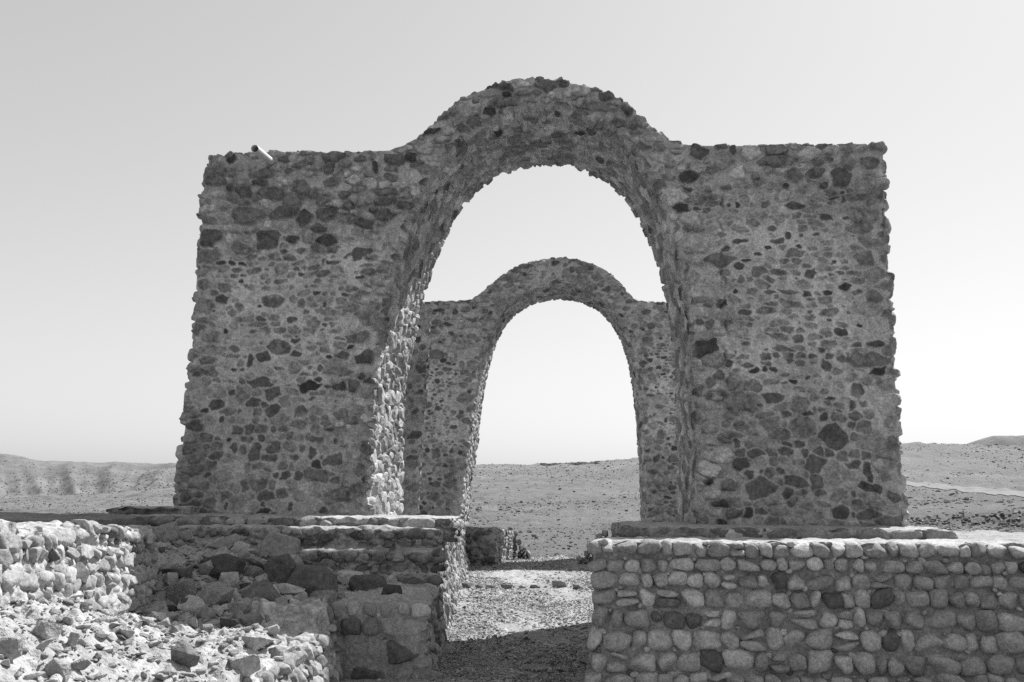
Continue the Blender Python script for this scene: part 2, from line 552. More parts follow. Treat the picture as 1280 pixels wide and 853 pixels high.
def terr(x, y):
    a = np.asarray(x) / np.asarray(y); d = np.asarray(y)
    ja = np.interp(a, AZ, np.arange(len(AZ))); jd = np.interp(d, DG, np.arange(len(DG)))
    i0 = np.clip(ja.astype(int), 0, len(AZ) - 2); k0 = np.clip(jd.astype(int), 0, len(DG) - 2)
    fa = ja - i0; fd = jd - k0
    return ((TZ[i0, k0] * (1 - fa) + TZ[i0 + 1, k0] * fa) * (1 - fd) + (TZ[i0, k0 + 1] * (1 - fa) + TZ[i0 + 1, k0 + 1] * fa) * fd)


XX = AZ[:, None] * DG[None, :]
YY = np.repeat(DG[None, :], len(AZ), 0)
TV = np.stack([XX, YY, TZ], -1).reshape(-1, 3)
TF = grid_faces(len(AZ), len(DG), 0, True)
ground = mesh_obj('ground', TV, TF, M_DESERT)
tag(ground, kind='structure')
# the same plain behind the viewer
bk = np.array([[-4000, 0.5, -.05], [4000, 0.5, -.05], [4000, -4000, -.05], [-4000, -4000, -.05]], float)
tag(mesh_obj('ground', bk, np.array([[0, 3, 2, 1]]), M_DESERT), kind='structure')

# far dark ridge at the right
def ridge(name, pts, d, thick, seed):
    r = np.random.default_rng(seed)
    n, m = 160, 40
    px = np.linspace(pts[0][0], pts[-1][0], n)
    py = np.interp(px, [p[0] for p in pts], [p[1] for p in pts])
    top = np.array([at(a, b, d) for a, b in zip(px, py)])
    base = np.array([at(a, 600, d) for a in px])
    V = np.zeros((n, m, 3))
    t = np.linspace(-1, 1, m)
    prof = np.cos(t * math.pi / 2) ** 1.2
    nn = fbm((n, m), 9, r, 4)
    V[:, :, 0] = top[:, None, 0] * (1 + 0.0 * t[None, :])
    V[:, :, 1] = d + t[None, :] * thick
    V[:, :, 2] = base[:, None, 2] - 12 + (top[:, None, 2] - base[:, None, 2] + 12) * prof[None, :] + nn * 0.9 * prof
    return tag(mesh_obj(name, V.reshape(-1, 3), grid_faces(n, m, 0, True), M_DESERT), kind='structure')
ridge('hills', [(1120, 600), (1215, 553), (1236, 546), (1262, 545), (1290, 546), (1330, 541), (1450, 560), (1600, 600)], 480, 60, 5)
ridge('hills', [(-420, 600), (-150, 560), (-40, 561), (10, 569), (45, 577), (80, 590), (130, 610)], 520, 60, 6)

# dirt track crossing the right-hand slope
def track():
    n = 240
    px = np.linspace(1090, 1420, n)
    cy = np.interp(px, [1090, 1135, 1200, 1280, 1420], [600, 605, 611, 618, 634])
    def hit(p, q):
        a, b = ray(p, q)
        d = np.geomspace(25, 300, 1500)
        g = terr(a * d, d) - (EYE + b * d)
        k = np.argmax(g > 0)
        return np.array([a * d[k], d[k]])
    L = np.array([hit(p, q) for p, q in zip(px, cy)])
    ker = np.ones(31) / 31
    for c in (0, 1):
        L[:, c] = np.convolve(np.pad(L[:, c], 15, mode='edge'), ker, 'valid')
    T = np.gradient(L, axis=0); T /= np.linalg.norm(T, axis=1)[:, None]
    N = np.stack([-T[:, 1], T[:, 0]], 1)
    m = 7
    V = np.zeros((n, m, 3))
    for j, o in enumerate(np.linspace(-1.6, 1.6, m)):
        q = L + N * o
        V[:, j, :2] = q
        V[:, j, 2] = terr(q[:, 0], q[:, 1]) + 0.05
    return tag(mesh_obj('dirt_track', V.reshape(-1, 3), grid_faces(n, m, 0, False), plain_material('pale_dust', 0.195, 0.95, 0.22, 0.9)), kind='structure')
track()

# ------------------------------------------------------------------ rocks
def ico(sub):
    import bmesh
    bm = bmesh.new(); bmesh.ops.create_icosphere(bm, subdivisions=sub, radius=1)
    v = np.array([q.co[:] for q in bm.verts]); f = np.array([[x.index for x in q.verts] for q in bm.faces])
    bm.free()
    return v, f
ICO = {k: ico(k) for k in (1, 2, 3, 4, 5)}


def rock_shape(r, sub=3, planes=11, rough=0.05, sharp=True, lo=0.62, hi=1.0):
    v, f = ICO[sub]
    N = r.normal(size=(planes, 3)); N /= np.linalg.norm(N, axis=1)[:, None]
    h = r.uniform(lo, hi, planes)
    d = v @ N.T
    rad = np.min(np.where(d > 0.05, h[None, :] / np.maximum(d, 0.05), 9), axis=1)
    rad = np.minimum(rad, 1.25)
    if not sharp:
        rad = 0.55 * rad + 0.45 * 0.85
    for k, a in ((2.2, 1.0), (5.1, 0.6), (11.0, 0.35)):
        p = r.uniform(0, 6.28, 3); q = r.normal(size=(3, 3))
        rad = rad * (1 + rough * a * np.sin(k * (v @ q[0]) + p[0]) * np.sin(k * (v @ q[1]) + p[1]))
    return v * rad[:, None], f


def hull_shape(r, n=15, flat=(1, .8, .65), bevel=0.0, cuts=0, rough=0.0):
    """a broken stone: convex hull of a few points, edges optionally chamfered and roughened"""
    import bmesh
    bm = bmesh.new()
    p = r.normal(size=(n, 3)); p /= np.linalg.norm(p, axis=1)[:, None]
    p = np.sign(p) * np.abs(p) ** .8
    p *= r.uniform(.75, 1, (n, 1)) * np.array(flat)
    for q in p: bm.verts.new(q)
    bmesh.ops.convex_hull(bm, input=bm.verts)
    lone = [v for v in bm.verts if not v.link_faces]
    bmesh.ops.delete(bm, geom=lone, context='VERTS')
    bmesh.ops.dissolve_limit(bm, angle_limit=R(14), verts=bm.verts, edges=bm.edges)
    if bevel: bmesh.ops.bevel(bm, geom=list(bm.edges), offset=bevel, segments=2, profile=.6, affect='EDGES', clamp_overlap=True)
    bmesh.ops.triangulate(bm, faces=bm.faces)
    for _ in range(cuts):
        bmesh.ops.subdivide_edges(bm, edges=bm.edges, cuts=1, use_grid_fill=True)
        bmesh.ops.triangulate(bm, faces=bm.faces)
    bm.verts.index_update()
    v = np.array([q.co[:] for q in bm.verts]); f = np.array([[x.index for x in q.verts] for q in bm.faces]); bm.free()
    if rough:
        d = np.zeros(len(v))
        for k, a in ((2.5, 1.0), (6, .6), (13, .35), (27, .2)):
            q = r.normal(size=(3, 3)) * k; ph = r.uniform(0, 6.28, 3)
            d += a * np.sin(v @ q[0] + ph[0]) * np.sin(v @ q[1] + ph[1])
        v = v * (1 + rough * d)[:, None]
    return v, f


def cobble_shape(r, sub=3):
    """rounded river stone with a few worn flats"""
    v, f = ICO[sub]
    p = r.uniform(2.4, 4.6)
    rad = 1 / (np.abs(v) ** p).sum(1) ** (1 / p)
    N = r.normal(size=(7, 3)); N /= np.linalg.norm(N, axis=1)[:, None]
    h = r.uniform(.64, 1.02, 7); d = v @ N.T
    rad = np.minimum(rad, np.min(np.where(d > .05, h[None] / np.maximum(d, .05), 9), 1))
    for k, a in ((1.6, .05), (4, .02), (9, .012)):
        q = r.normal(size=(3, 3)) * k; ph = r.uniform(0, 6.28, 3)
        rad = rad * (1 + a * np.sin(v @ q[0] + ph[0]) * np.sin(v @ q[1] + ph[1]))
    return v * rad[:, None], f


def wall_stones(r, L, courses, wr=(.12, .26), deep=.09, sink=.35, kind='cobble', joint=.008, lo=.2, hi=.4, dark=.12, stray=.5, tilt=.1, skip=None, wob=.01, tight=1.0):
    """real stones bedded in the front (y=0) of a block, rows given as (bottom, top)"""
    V, Fc, A, off = [], [], [], 0
    def put(cx, cz, a, b, dp, al, tl):
        nonlocal off
        v, f = cobble_shape(r, 3) if kind == 'cobble' or (kind == 'mixed' and r.random() < .45) else hull_shape(r, r.integers(16, 30), (1, 1, 1), .16, 2, .022)
        e0, e1 = v.min(0), v.max(0)
        v = (v - (e0 + e1) / 2) / ((e1 - e0) / 2) * np.array([a, dp, b])
        c, s_ = math.cos(tl), math.sin(tl)
        v = np.stack([v[:, 0] * c - v[:, 2] * s_, v[:, 1], v[:, 0] * s_ + v[:, 2] * c], 1)
        V.append(v + np.array([cx, dp * sink + r.normal(0, .008), cz])); Fc.append(f + off); off += len(v); A.append(np.full(len(v), al))
    def tone(): return r.uniform(.09, .16) if r.random() < dark else r.uniform(lo, hi)
    for (zb, zt) in courses:
        ch = zt - zb; x = -r.random() * .1
        while x < L:
            wv = r.uniform(*wr) * (.55 + .45 * ch / .15) * (.8 + .45 * r.random())
            hh = ch * r.uniform(.90, 1.18)
            if skip is None or not skip(x + wv / 2, zb + ch / 2):
                zc = zb + hh / 2 + wob * math.sin(x * 2.3 + zb * 31)
                if r.random() < .10 and ch > .11:
                    put(x + wv / 2, zb + ch * .28, wv / 2, ch * .27, deep, tone(), r.normal(0, tilt)); put(x + wv / 2, zb + ch * .78, wv * .42, ch * .23, deep, tone(), r.normal(0, tilt))
                else:
                    put(x + wv / 2, zc, wv / 2, hh / 2, deep * r.uniform(.8, 1.2), tone(), r.normal(0, tilt))
                if r.random() < stray:
                    q = r.uniform(.014, .03)
                    put(x + wv + joint / 2, zb + ch * r.choice([.08, .92]), q * r.uniform(1, 1.8), q, .04, tone(), r.normal(0, .4))
            x += wv * tight + joint * r.uniform(.2, 2)
    return np.concatenate(V), np.concatenate(Fc), np.concatenate(A)


def rot_rand(r):
    q = r.normal(size=4); q /= np.linalg.norm(q)
    a, b, c, d = q
    return np.array([[1 - 2 * (c * c + d * d), 2 * (b * c - a * d), 2 * (b * d + a * c)],
                     [2 * (b * c + a * d), 1 - 2 * (b * b + d * d), 2 * (c * d - a * b)],
                     [2 * (b * d - a * c), 2 * (c * d + a * b), 1 - 2 * (b * b + c * c)]])


def rock_heap(name, items, shapes, mat, r, flat=0.65, alb=(0.16, 0.40), dark=0.1):
    """items: list of (x,y,z,size); one mesh"""
    V, Fc, A, off = [], [], [], 0
    for (x, y, z, s) in items:
        v, f = shapes[r.integers(len(shapes))]
        a = r.uniform(0, 6.28); t = r.normal(0, 0.3)
        sc = np.array([1, r.uniform(0.6, 0.95), r.uniform(flat * 0.6, flat * 1.2)]) * s
        p = v * sc
        ct, st_ = math.cos(t), math.sin(t)
        p = np.stack([p[:, 0] * ct - p[:, 2] * st_, p[:, 1], p[:, 0] * st_ + p[:, 2] * ct], 1)
        c, s_ = math.cos(a), math.sin(a)
        p = np.stack([p[:, 0] * c - p[:, 1] * s_, p[:, 0] * s_ + p[:, 1] * c, p[:, 2]], 1)
        V.append(p + np.array([x, y, z])); Fc.append(f + off); off += len(v)
        al = r.uniform(0.06, 0.12) if r.random() < dark else r.uniform(*alb)
        A.append(np.full(len(v), al))
    return mesh_obj(name, np.concatenate(V), np.concatenate(Fc), mat, None, np.concatenate(A), smooth=False)

# ------------------------------------------------------------------ the two arches
PSI = R(4.4)
MO = at(668, 650, 10.8); MO[2] = 0.0
U = np.array([math.cos(PSI), -math.sin(PSI)]); Vv = np.array([math.sin(PSI), math.cos(PSI)])


def on_plane(px, py, v0):
    a, b = ray(px, py)
    t = (v0 + MO[:2] @ Vv) / (a * Vv[0] + Vv[1])
    p = np.array([a * t, t]) - MO[:2]
    return np.array([p @ U, EYE + b * t])


def to_world(u, z, v):
    u = np.asarray(u); v = np.asarray(v)
    return np.stack([MO[0] + u * U[0] + v * Vv[0], MO[1] + u * U[1] + v * Vv[1], np.asarray(z) + 0 * u], -1)


def polyline(pts, n):
    pts = np.asarray(pts, float)
    s = np.concatenate([[0], np.cumsum(np.linalg.norm(np.diff(pts, axis=0), axis=1))])
    q = np.linspace(0, s[-1], n)
    return np.stack([np.interp(q, s, pts[:, 0]), np.interp(q, s, pts[:, 1])], 1)


def smooth_curve(pts, it=3):
    pts = np.asarray(pts, float)
    for _ in range(it):       # corner cutting, ends kept
        a = pts[:-1] * 0.75 + pts[1:] * 0.25; b = pts[:-1] * 0.25 + pts[1:] * 0.75
        m = np.empty((2 * len(a), 2)); m[0::2] = a; m[1::2] = b
        pts = np.concatenate([pts[:1], m, pts[-1:]])
    return pts


def build_arch(segs, v0, T, res, zone, seed, label, mats, fres, base_z, pre=(), hook=None):
    """segs: five stretches of (inner polyline, outer polyline) from left foot to right foot"""
    ins, outs, marks = [], [], [0]
    for (pi, po) in segs:
        li = np.linalg.norm(np.diff(np.asarray(pi), axis=0), axis=1).sum()
        lo = np.linalg.norm(np.diff(np.asarray(po), axis=0), axis=1).sum()
        n = max(4, int(max(li, lo) / res))
        a, b = polyline(pi, n + 1), polyline(po, n + 1)
        if ins: a, b = a[1:], b[1:]
        ins.append(a); outs.append(b); marks.append(marks[-1] + len(a) - (0 if marks[-1] else 1))
    I = np.concatenate(ins); O = np.concatenate(outs)
    nt_ = len(I)
    def lens(P): return np.concatenate([[0], np.cumsum(np.linalg.norm(np.diff(P, axis=0), axis=1))])
    sI, sO = lens(I), lens(O)
    def normals(P, sgn):
        k = 9
        Q = np.stack([np.convolve(np.pad(P[:, c], k, mode='edge'), np.ones(2 * k + 1) / (2 * k + 1), 'valid') for c in (0, 1)], 1)
        t = np.gradient(Q, axis=0); t /= np.linalg.norm(t, axis=1)[:, None] + 1e-9
        return np.stack([t[:, 1], -t[:, 0]], 1) * sgn
    nI = normals(I, 1)      # towards the opening
    nO = normals(O, -1)     # outwards
    wid = np.linalg.norm(O - I, axis=1)
    nF = int(2.6 / res); nT = int(T / (res * 1.4)); nS = int(T / (res * 2.5)); nB = int(2.6 / (res * 4))
    umin, umax = O[:, 0].min() - .2, O[:, 0].max() + .2
    zmax = O[:, 1].max() + .2
    ff = Field(umin, base_z - .3, umax - umin, zmax - base_z + .4, fres, seed)
    Id = I[::6]
    def zz(X, Y):
        d = np.sqrt(((X[:, None] - Id[None, :, 0]) ** 2 + (Y[:, None] - Id[None, :, 1]) ** 2).min(1))
        dl = np.minimum(np.abs(X - np.interp(Y, O[:marks[1] * 2, 1], O[:marks[1] * 2, 0])), 9)
        return zone(X, Y, d, np.minimum(X - umin, umax - X))
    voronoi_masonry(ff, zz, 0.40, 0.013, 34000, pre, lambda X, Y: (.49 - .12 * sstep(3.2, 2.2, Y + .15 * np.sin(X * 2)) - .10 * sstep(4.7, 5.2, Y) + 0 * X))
    if hook: hook(ff)
    cst = lambda sx, sy, gap, h, hid, dark, lo, hi: (lambda X, Y: dict(sx=np.full(X.shape, sx) * (0.75 + 0.5 * np.abs(np.sin(X * 12.9 + Y * 78.2))), sy=np.full(X.shape, sy) * (0.75 + 0.5 * np.abs(np.sin(X * 37.7 + Y * 18.2))),
                                            gap=np.full(X.shape, gap), h=np.full(X.shape, h), hid=np.full(X.shape, hid), dark=np.full(X.shape, dark), lo=np.full(X.shape, lo), hi=np.full(X.shape, hi)))
    fi = voronoi_masonry(Field(0, 0, sI[-1], T, fres * 1.3, seed + 1), cst(.145, .21, .011, .026, .08, .12, .15, .47), 0.42, 0.016, 12000)
    fo = voronoi_masonry(Field(0, 0, sO[-1], T, fres * 1.5, seed + 2), cst(.15, .30, .012, .040, .05, .15, .18, .40), 0.38, 0.014, 9000)
    calm = np.ones(nt_); calm[marks[1] + int((marks[2] - marks[1]) * .45):marks[4] - int((marks[4] - marks[3]) * .45)] = .42
    calm = np.convolve(np.pad(calm, 10, mode='edge'), np.ones(21) / 21, 'valid')[:, None]
    # ring of cross-sections: front (inner->outer), outer (front->back), back (outer->inner), inner (back->front)
    P, A = [], []
    BL = 0.08
    e = np.arange(nt_)
    def put(base_uz, v, dvec_uz, dv, alb):
        P.append(to_world(base_uz[..., 0] + dvec_uz[..., 0], base_uz[..., 1] + dvec_uz[..., 1], v0 + v + dv)); A.append(alb)
    def face_disp(uz): return ff.sample(uz[..., 0], uz[..., 1])
    def in_disp(v): return fi.sample(np.broadcast_to(sI[:, None], (nt_, v.shape[-1])), np.broadcast_to(v, (nt_, v.shape[-1])))
    def out_disp(v): return fo.sample(np.broadcast_to(sO[:, None], (nt_, v.shape[-1])), np.broadcast_to(v, (nt_, v.shape[-1])))
    rr = np.random.default_rng(seed + 9)
    chI = 0.016 + 0.02 * np.abs(fbm((nt_, 2), 14, rr, 4)[:, 0]); chO = 0.02 + 0.03 * np.abs(fbm((nt_, 2), 16, rr, 4)[:, 0])
    def section(kind):
        if kind == 'front':
            s = np.linspace(0, 1, nF)
            uz = I[:, None] * (1 - s[None, :, None]) + O[:, None] * s[None, :, None]
            v = np.zeros((nt_, nF))
        elif kind == 'outer':
            vv = np.linspace(0, T, nS); uz = np.repeat(O[:, None], nS, 1); v = np.repeat(vv[None], nt_, 0)
        elif kind == 'back':
            s = np.linspace(1, 0, nB)
            uz = I[:, None] * (1 - s[None, :, None]) + O[:, None] * s[None, :, None]; v = np.full((nt_, nB), T)
        else:
            vv = np.linspace(T, 0, nT); uz = np.repeat(I[:, None], nT, 1); v = np.repeat(vv[None], nt_, 0)
        if kind in ('front', 'back'):
            dI = s[None] * wid[:, None]; dO = (1 - s[None]) * wid[:, None]
        elif kind == 'outer':
            dI = np.full_like(v, 9); dO = 0 * v
        else:
            dI = 0 * v; dO = np.full_like(v, 9)
        wF = np.clip(1 - v / BL, 0, 1); wB = np.clip(1 - (T - v) / BL, 0, 1)
        wI = np.clip(1 - dI / BL, 0, 1); wO = np.clip(1 - dO / BL, 0, 1)
        fh, fa = face_disp(uz); ih, ia = fi.sample(np.repeat(sI[:, None], v.shape[1], 1), v); oh, oa = fo.sample(np.repeat(sO[:, None], v.shape[1], 1), v)
        cI = chI[:, None]; cO = chO[:, None]
        oh = oh * calm; cO = cO * (calm * .7 + .3)
        cr = np.maximum(wI * cI, wO * cO)
        dv = -wF * (fh - cr) + wB * (fh - cr)
        duz = (wI * (ih - cI * np.maximum(wF, wB)))[..., None] * nI[:, None] + (wO * (oh - cO * np.maximum(wF, wB)))[..., None] * nO[:, None]
        if kind in ('front', 'back'):
            al = fa * (1 - 0.5 * wI - 0.5 * wO) + ia * 0.5 * wI + oa * 0.5 * wO
        elif kind == 'outer': al = oa
        else: al = ia
        P.append(to_world(uz[..., 0] + duz[..., 0], uz[..., 1] + duz[..., 1], v0 + v + dv)); A.append(al)
    for kd in ('front', 'outer', 'back', 'inner'):
        section(kd)
    # drop the doubled columns so that the section closes on itself
    G = np.concatenate([P[0], P[1][:, 1:], P[2][:, 1:], P[3][:, 1:-1]], 1)
    AL = np.concatenate([A[0], A[1][:, 1:], A[2][:, 1:], A[3][:, 1:-1]], 1)
    m = G.shape[1]
    G = np.concatenate([G, G[:, :1]], 1); AL = np.concatenate([AL, AL[:, :1]], 1); m += 1
    c = to_world(np.array([0.0]), np.array([base_z]), np.array([v0 + T / 2]))[0]
    root = empty('stone_arch', c)
    tag(root, label, 'arch', 'ruined stone arches')
    cuts = [0, marks[1], marks[-2], nt_ - 1]
    for nm, a, b in (('pier', cuts[0], cuts[1]), ('vault', cuts[1], cuts[2]), ('pier', cuts[2], cuts[3])):
        g = G[a:b + 1]
        mesh_obj(nm, g.reshape(-1, 3), grid_faces(len(g), m, 0, False), mats, root, AL[a:b + 1])
    return root, I, O


FP = lambda pts, v=0.0: [on_plane(x, y, v) for x, y in pts]
inL = [(464, 760), (463, 645), (464, 570), (468, 472), (475, 430), (484, 385)]
inA = [(484, 385), (494, 340), (506, 300), (524, 255), (546, 207), (566, 186), (588, 164), (617, 149), (645, 140), (683, 136), (715, 139), (752, 155), (775, 170), (797, 195), (820, 232), (842, 290), (855, 345), (861, 390)]
inR = [(861, 390), (866, 450), (869, 520), (871, 590), (873, 660), (876, 770)]
outL = [(200, 760), (213, 640), (219, 585), (224, 540), (230, 490), (236, 430), (240, 385), (243, 345), (245, 310)]
outTL = [(245, 310), (249, 262), (254, 215), (259, 193), (300, 191), (340, 188), (400, 190), (455, 189)]
outB = [(455, 189), (485, 188.5), (503, 183), (522, 170), (541, 152), (560, 134), (588, 116), (620, 104), (655, 98), (695, 97), (738, 106), (772, 120), (800, 141), (822, 161), (838, 174), (852, 180), (885, 181)]
outTR = [(885, 181), (950, 180), (1050, 179), (1102, 178), (1107, 195), (1110, 240), (1112, 290), (1114, 320)]
outR = [(1114, 320), (1117, 370), (1121, 430), (1126, 490), (1130, 560), (1134, 620), (1137, 660), (1144, 770)]
iA = np.array(smooth_curve(FP(inA), 2))
k1 = int(len(iA) * 0.27); k2 = int(len(iA) * 0.76)
segs = [(FP(inL), FP(outL)), (iA[:k1 + 1], FP(outTL)), (iA[k1:k2 + 1], smooth_curve(FP(outB), 2)), (iA[k2:], FP(outTR)), (FP(inR), FP(outR))]


def zone_front(X, Y, d, ed):
    n = X.shape
    j = 0.75 + 0.5 * np.abs(np.sin(X * 91.7 + Y * 47.3)); j2 = 0.8 + 0.4 * np.abs(np.sin(X * 63.1 - Y * 81.9))
    topz = np.where(X < 0, 4.75, 5.35) + 0.12 * np.sin(X * 5)
    top = Y > topz; ring = d < 0.46 + 0.12 * np.sin(Y * 7 + X * 3); low = Y < 2.75 + 0.2 * np.sin(X * 3); edge = ed < 0.60
    sx = np.where(low, .160, .150); sy = np.where(low, .120, .080)
    gap = np.where(low, .011, .014); h = np.full(n, .010); hid = np.where(low, .05, .15); dark = np.where(low, .17, .12)
    lo = np.where(low, .12, .14); hi = np.where(low, .29, .33)
    big = top | ring
    sx = np.where(big, .205, sx); sy = np.where(big, .130, sy); gap = np.where(big, .014, gap); h = np.where(big, .036, h)
    hid = np.where(big, .09, hid); dark = np.where(big, .16, dark); lo = np.where(big, .13, lo); hi = np.where(big, .47, hi)
    sx = np.where(edge, .30, sx); sy = np.where(edge, .15, sy); gap = np.where(edge, .022, gap); h = np.where(edge, .026, h); hid = np.where(edge, .12, hid)
    return dict(sx=sx * j, sy=sy * j2, gap=gap, h=h, hid=hid, dark=dark, lo=lo, hi=hi, var=np.full(n, .26), row=np.where(big | edge, 0, np.where(low, .118, .082)))


PRE_PX = [(458, 447, 30, 20, .06), (348, 434, 28, 21, .09), (382, 271, 22, 18, .06), (262, 297, 34, 20, .08), (334, 300, 32, 24, .13), (376, 515, 20, 15, .09),
          (373, 530, 20, 13, .09), (313, 452, 9, 17, .07), (341, 492, 22, 16, .12), (441, 483, 16, 14, .09), (270, 507, 22, 13, .06), (390, 566, 11, 17, .06),
          (363, 634, 8, 13, .05), (404, 638, 16, 9, .06), (364, 400, 17, 10, .08), (342, 376, 28, 17, .15), (297, 538, 15, 12, .10), (318, 567, 16, 22, .08),
          (427, 444, 18, 10, .1), (308, 270, 40, 24, .17), (480, 175, 40, 22, .3), (493, 298, 18, 28, .36), (1043, 545, 32, 28, .06), (1094, 430, 24, 8, .05), (1050, 222, 26, 22, .07),
          (872, 190, 26, 18, .08), (992, 257, 26, 11, .06), (936, 592, 15, 12, .05), (912, 607, 24, 14, .11), (965, 497, 26, 14, .13), (1071, 489, 16, 17, .10), (1032, 457, 14, 15, .09),
          (997, 425, 14, 13, .09), (925, 301, 22, 8, .06), (958, 389, 22, 11, .11), (1050, 640, 20, 15, .05), (1085, 590, 12, 20, .05), (1118, 622, 18, 13, .06), (868, 305, 34, 22, .36),
          (885, 230, 24, 18, .33), (876, 390, 30, 12, .36), (1004, 536, 30, 24, .18), (950, 610, 36, 24, .13), (890, 362, 18, 28, .36), (700, 134, 24, 16, .09), (640, 152, 24, 16, .08),
          (760, 120, 22, 12, .09), (785, 140, 16, 12, .06), (900, 180, 20, 14, .1), (1060, 205, 20, 22, .2), (930, 168, 30, 16, .3)]
PRE = []
for (x, y, ww, hh, al) in PRE_PX:
    q = on_plane(x, y, 0)
    PRE.append((q[0], q[1], ww * .0098, hh * .0098, al + .045 * (al < .12)))


def joint_hook(f):
    X = np.arange(f.n[1])[None, :] * f.res + f.x0; Y = np.arange(f.n[0])[:, None] * f.res + f.y0
    # straight joint between the arch ring and the infill of the right tower
    u0 = on_plane(904, 330, 0)[0]; za = on_plane(904, 500, 0)[1]; zb = on_plane(904, 215, 0)[1]
    wob = .025 * np.sin(Y * 11) + .02 * np.sin(Y * 27 + 1) + .012 * np.sin(Y * 61)
    k = np.exp(-((X - u0 - wob) / .013) ** 2) * sstep(za, za + .3, Y) * sstep(zb, zb - .3, Y) * (.55 + .45 * np.sin(Y * 19 + 2))
    f.H -= .05 * np.clip(k, 0, 1); f.A *= 1 - .35 * np.clip(k, 0, 1)
    # the rougher top course stands proud of the pointed wall below
    tz = np.where(X < 0, 4.78, 5.38) + .10 * np.sin(X * 5) + .05 * np.sin(X * 17)
    f.H += .030 * sstep(tz - .015, tz + .02, Y)


# wall thickness from the far edge of the passage
T1 = 2.02
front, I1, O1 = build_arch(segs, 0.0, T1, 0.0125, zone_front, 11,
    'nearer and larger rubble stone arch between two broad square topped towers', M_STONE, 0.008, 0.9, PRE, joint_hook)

V2 = 10.8
binL = [(571, 730), (575, 655), (580, 600), (586, 560), (592, 510), (598, 470)]
binA = [(598, 470), (606, 436), (617, 405), (632, 382), (655, 365), (680, 358), (705, 356), (730, 361), (752, 373), (770, 392), (784, 420), (792, 450), (796, 475)]
binR = [(796, 475), (801, 520), (805, 580), (808, 655), (811, 730)]
boutB = [(560, 376), (585, 375), (597, 369), (612, 356), (633, 339), (655, 328), (682, 321.5), (712, 321), (738, 327), (762, 339), (778, 355), (788, 369), (800, 376), (830, 377)]
uL = on_plane(213, 640, 0)[0]; uR = on_plane(1135, 660, 0)[0]
topL = on_plane(560, 376, V2); topR = on_plane(830, 377, V2)
bI = FP(binL, V2); bR = FP(binR, V2)
zS = bI[-1][1]
boL = [(uL - .1, .0), (uL + .1, bI[0][1] + .3), (uL + .35, zS)]
boTL = [(uL + .35, zS), (uL + .55, topL[1]), tuple(topL)]
boTR = [tuple(topR), (uR - .45, topR[1] + .03), (uR - .3, zS)]
boR = [(uR - .3, zS), (uR - .1, 1.2), (uR + .1, 0)]
jA = np.array(smooth_curve(FP(binA, V2), 2))
q1 = int(len(jA) * 0.22); q2 = int(len(jA) * 0.80)
segs2 = [(bI, boL), (jA[:q1 + 1], boTL), (jA[q1:q2 + 1], smooth_curve(FP(boutB, V2), 2)), (jA[q2:], boTR), (bR, boR)]
T2 = 1.75
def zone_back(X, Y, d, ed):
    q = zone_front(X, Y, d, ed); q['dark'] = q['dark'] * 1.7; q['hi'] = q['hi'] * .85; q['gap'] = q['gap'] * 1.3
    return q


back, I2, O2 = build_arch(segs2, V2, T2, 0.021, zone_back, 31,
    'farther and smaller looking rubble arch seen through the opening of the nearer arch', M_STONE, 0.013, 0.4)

# ------------------------------------------------------------------ walls and platforms
def join3(*E):
    V, Fc, A, o = [], [], [], 0
    for v, f, a in E:
        V.append(v); Fc.append(f + o); A.append(a); o += len(v)
    return np.concatenate(V), np.concatenate(Fc), np.concatenate(A)
def fld(wd, ht, res, seed): return Field(-.1, -.1, wd + .3, ht + .3, res, seed)
def cz_(sx, sy, gap, h, hid, dark, lo, hi):
    def z(X, Y):
        j = 0.7 + 0.6 * np.abs(np.sin(X * 91.7 + Y * 47.3)); j2 = 0.75 + 0.5 * np.abs(np.sin(X * 63.1 - Y * 81.9))
        f = lambda q: np.full(X.shape, q)
        return dict(sx=sx * j, sy=sy * j2, gap=f(gap), h=f(h), hid=f(hid), dark=f(dark), lo=f(lo), hi=f(hi))
    return z
def rubble_fld(wd, ht, res, seed, sx=.18, sy=.11, gap=.012, h=.04, hid=.06, dark=.2, lo=.12, hi=.38, mortar=.30, tries=9000):
    return voronoi_masonry(fld(wd, ht, res, seed), cz_(sx, sy, gap, h, hid, dark, lo, hi), mortar, .014, tries)


# right: coursed cobble wall with the platform behind it
RW = 6.6
fR = earth_field(fld(RW, 1.3, .008, 51), .016, .24, .08)
RC = [(-.12, .03), (.035, .165), (.17, .325), (.335, .495), (.505, .655), (.665, .80), (.81, .935), (.945, 1.05), (1.06, 1.175)]
rw = np.random.default_rng(151)
exR = wall_stones(rw, RW, RC, (.11, .25), .095, .30, 'cobble', .001, .24, .48, .06, .55, .11, tight=.925)
fRs = rubble_fld(1, 1.3, .012, 52)
fRt = earth_field(fld(RW, 1, .012, 53), .012, .36, .12)
def warp_right(Q):
    z = Q[:, 2]
    fl = .7 * np.clip(1 - z / 1.0, 0, 1) ** 3 * np.clip(1 - Q[:, 0] / 0.5, 0, 1)
    return np.stack([.74 + Q[:, 0] + .11 * Q[:, 1] - .16 * fl, 7.5 + Q[:, 1] - .05 * np.clip(1 - z / 1.2, 0, 1) - .05 * fl, z * 1.04 - .05], 1)
tag(block('retaining_wall', RW, .55, 1.18, .0085, fR, fRs, fRt, warp_right, M_STONE, blend=.05, origin=(.715, 7.5, 0), extra=exR),
    'long wall of rounded cobbles laid in level rows, right of the gravel path', 'wall')

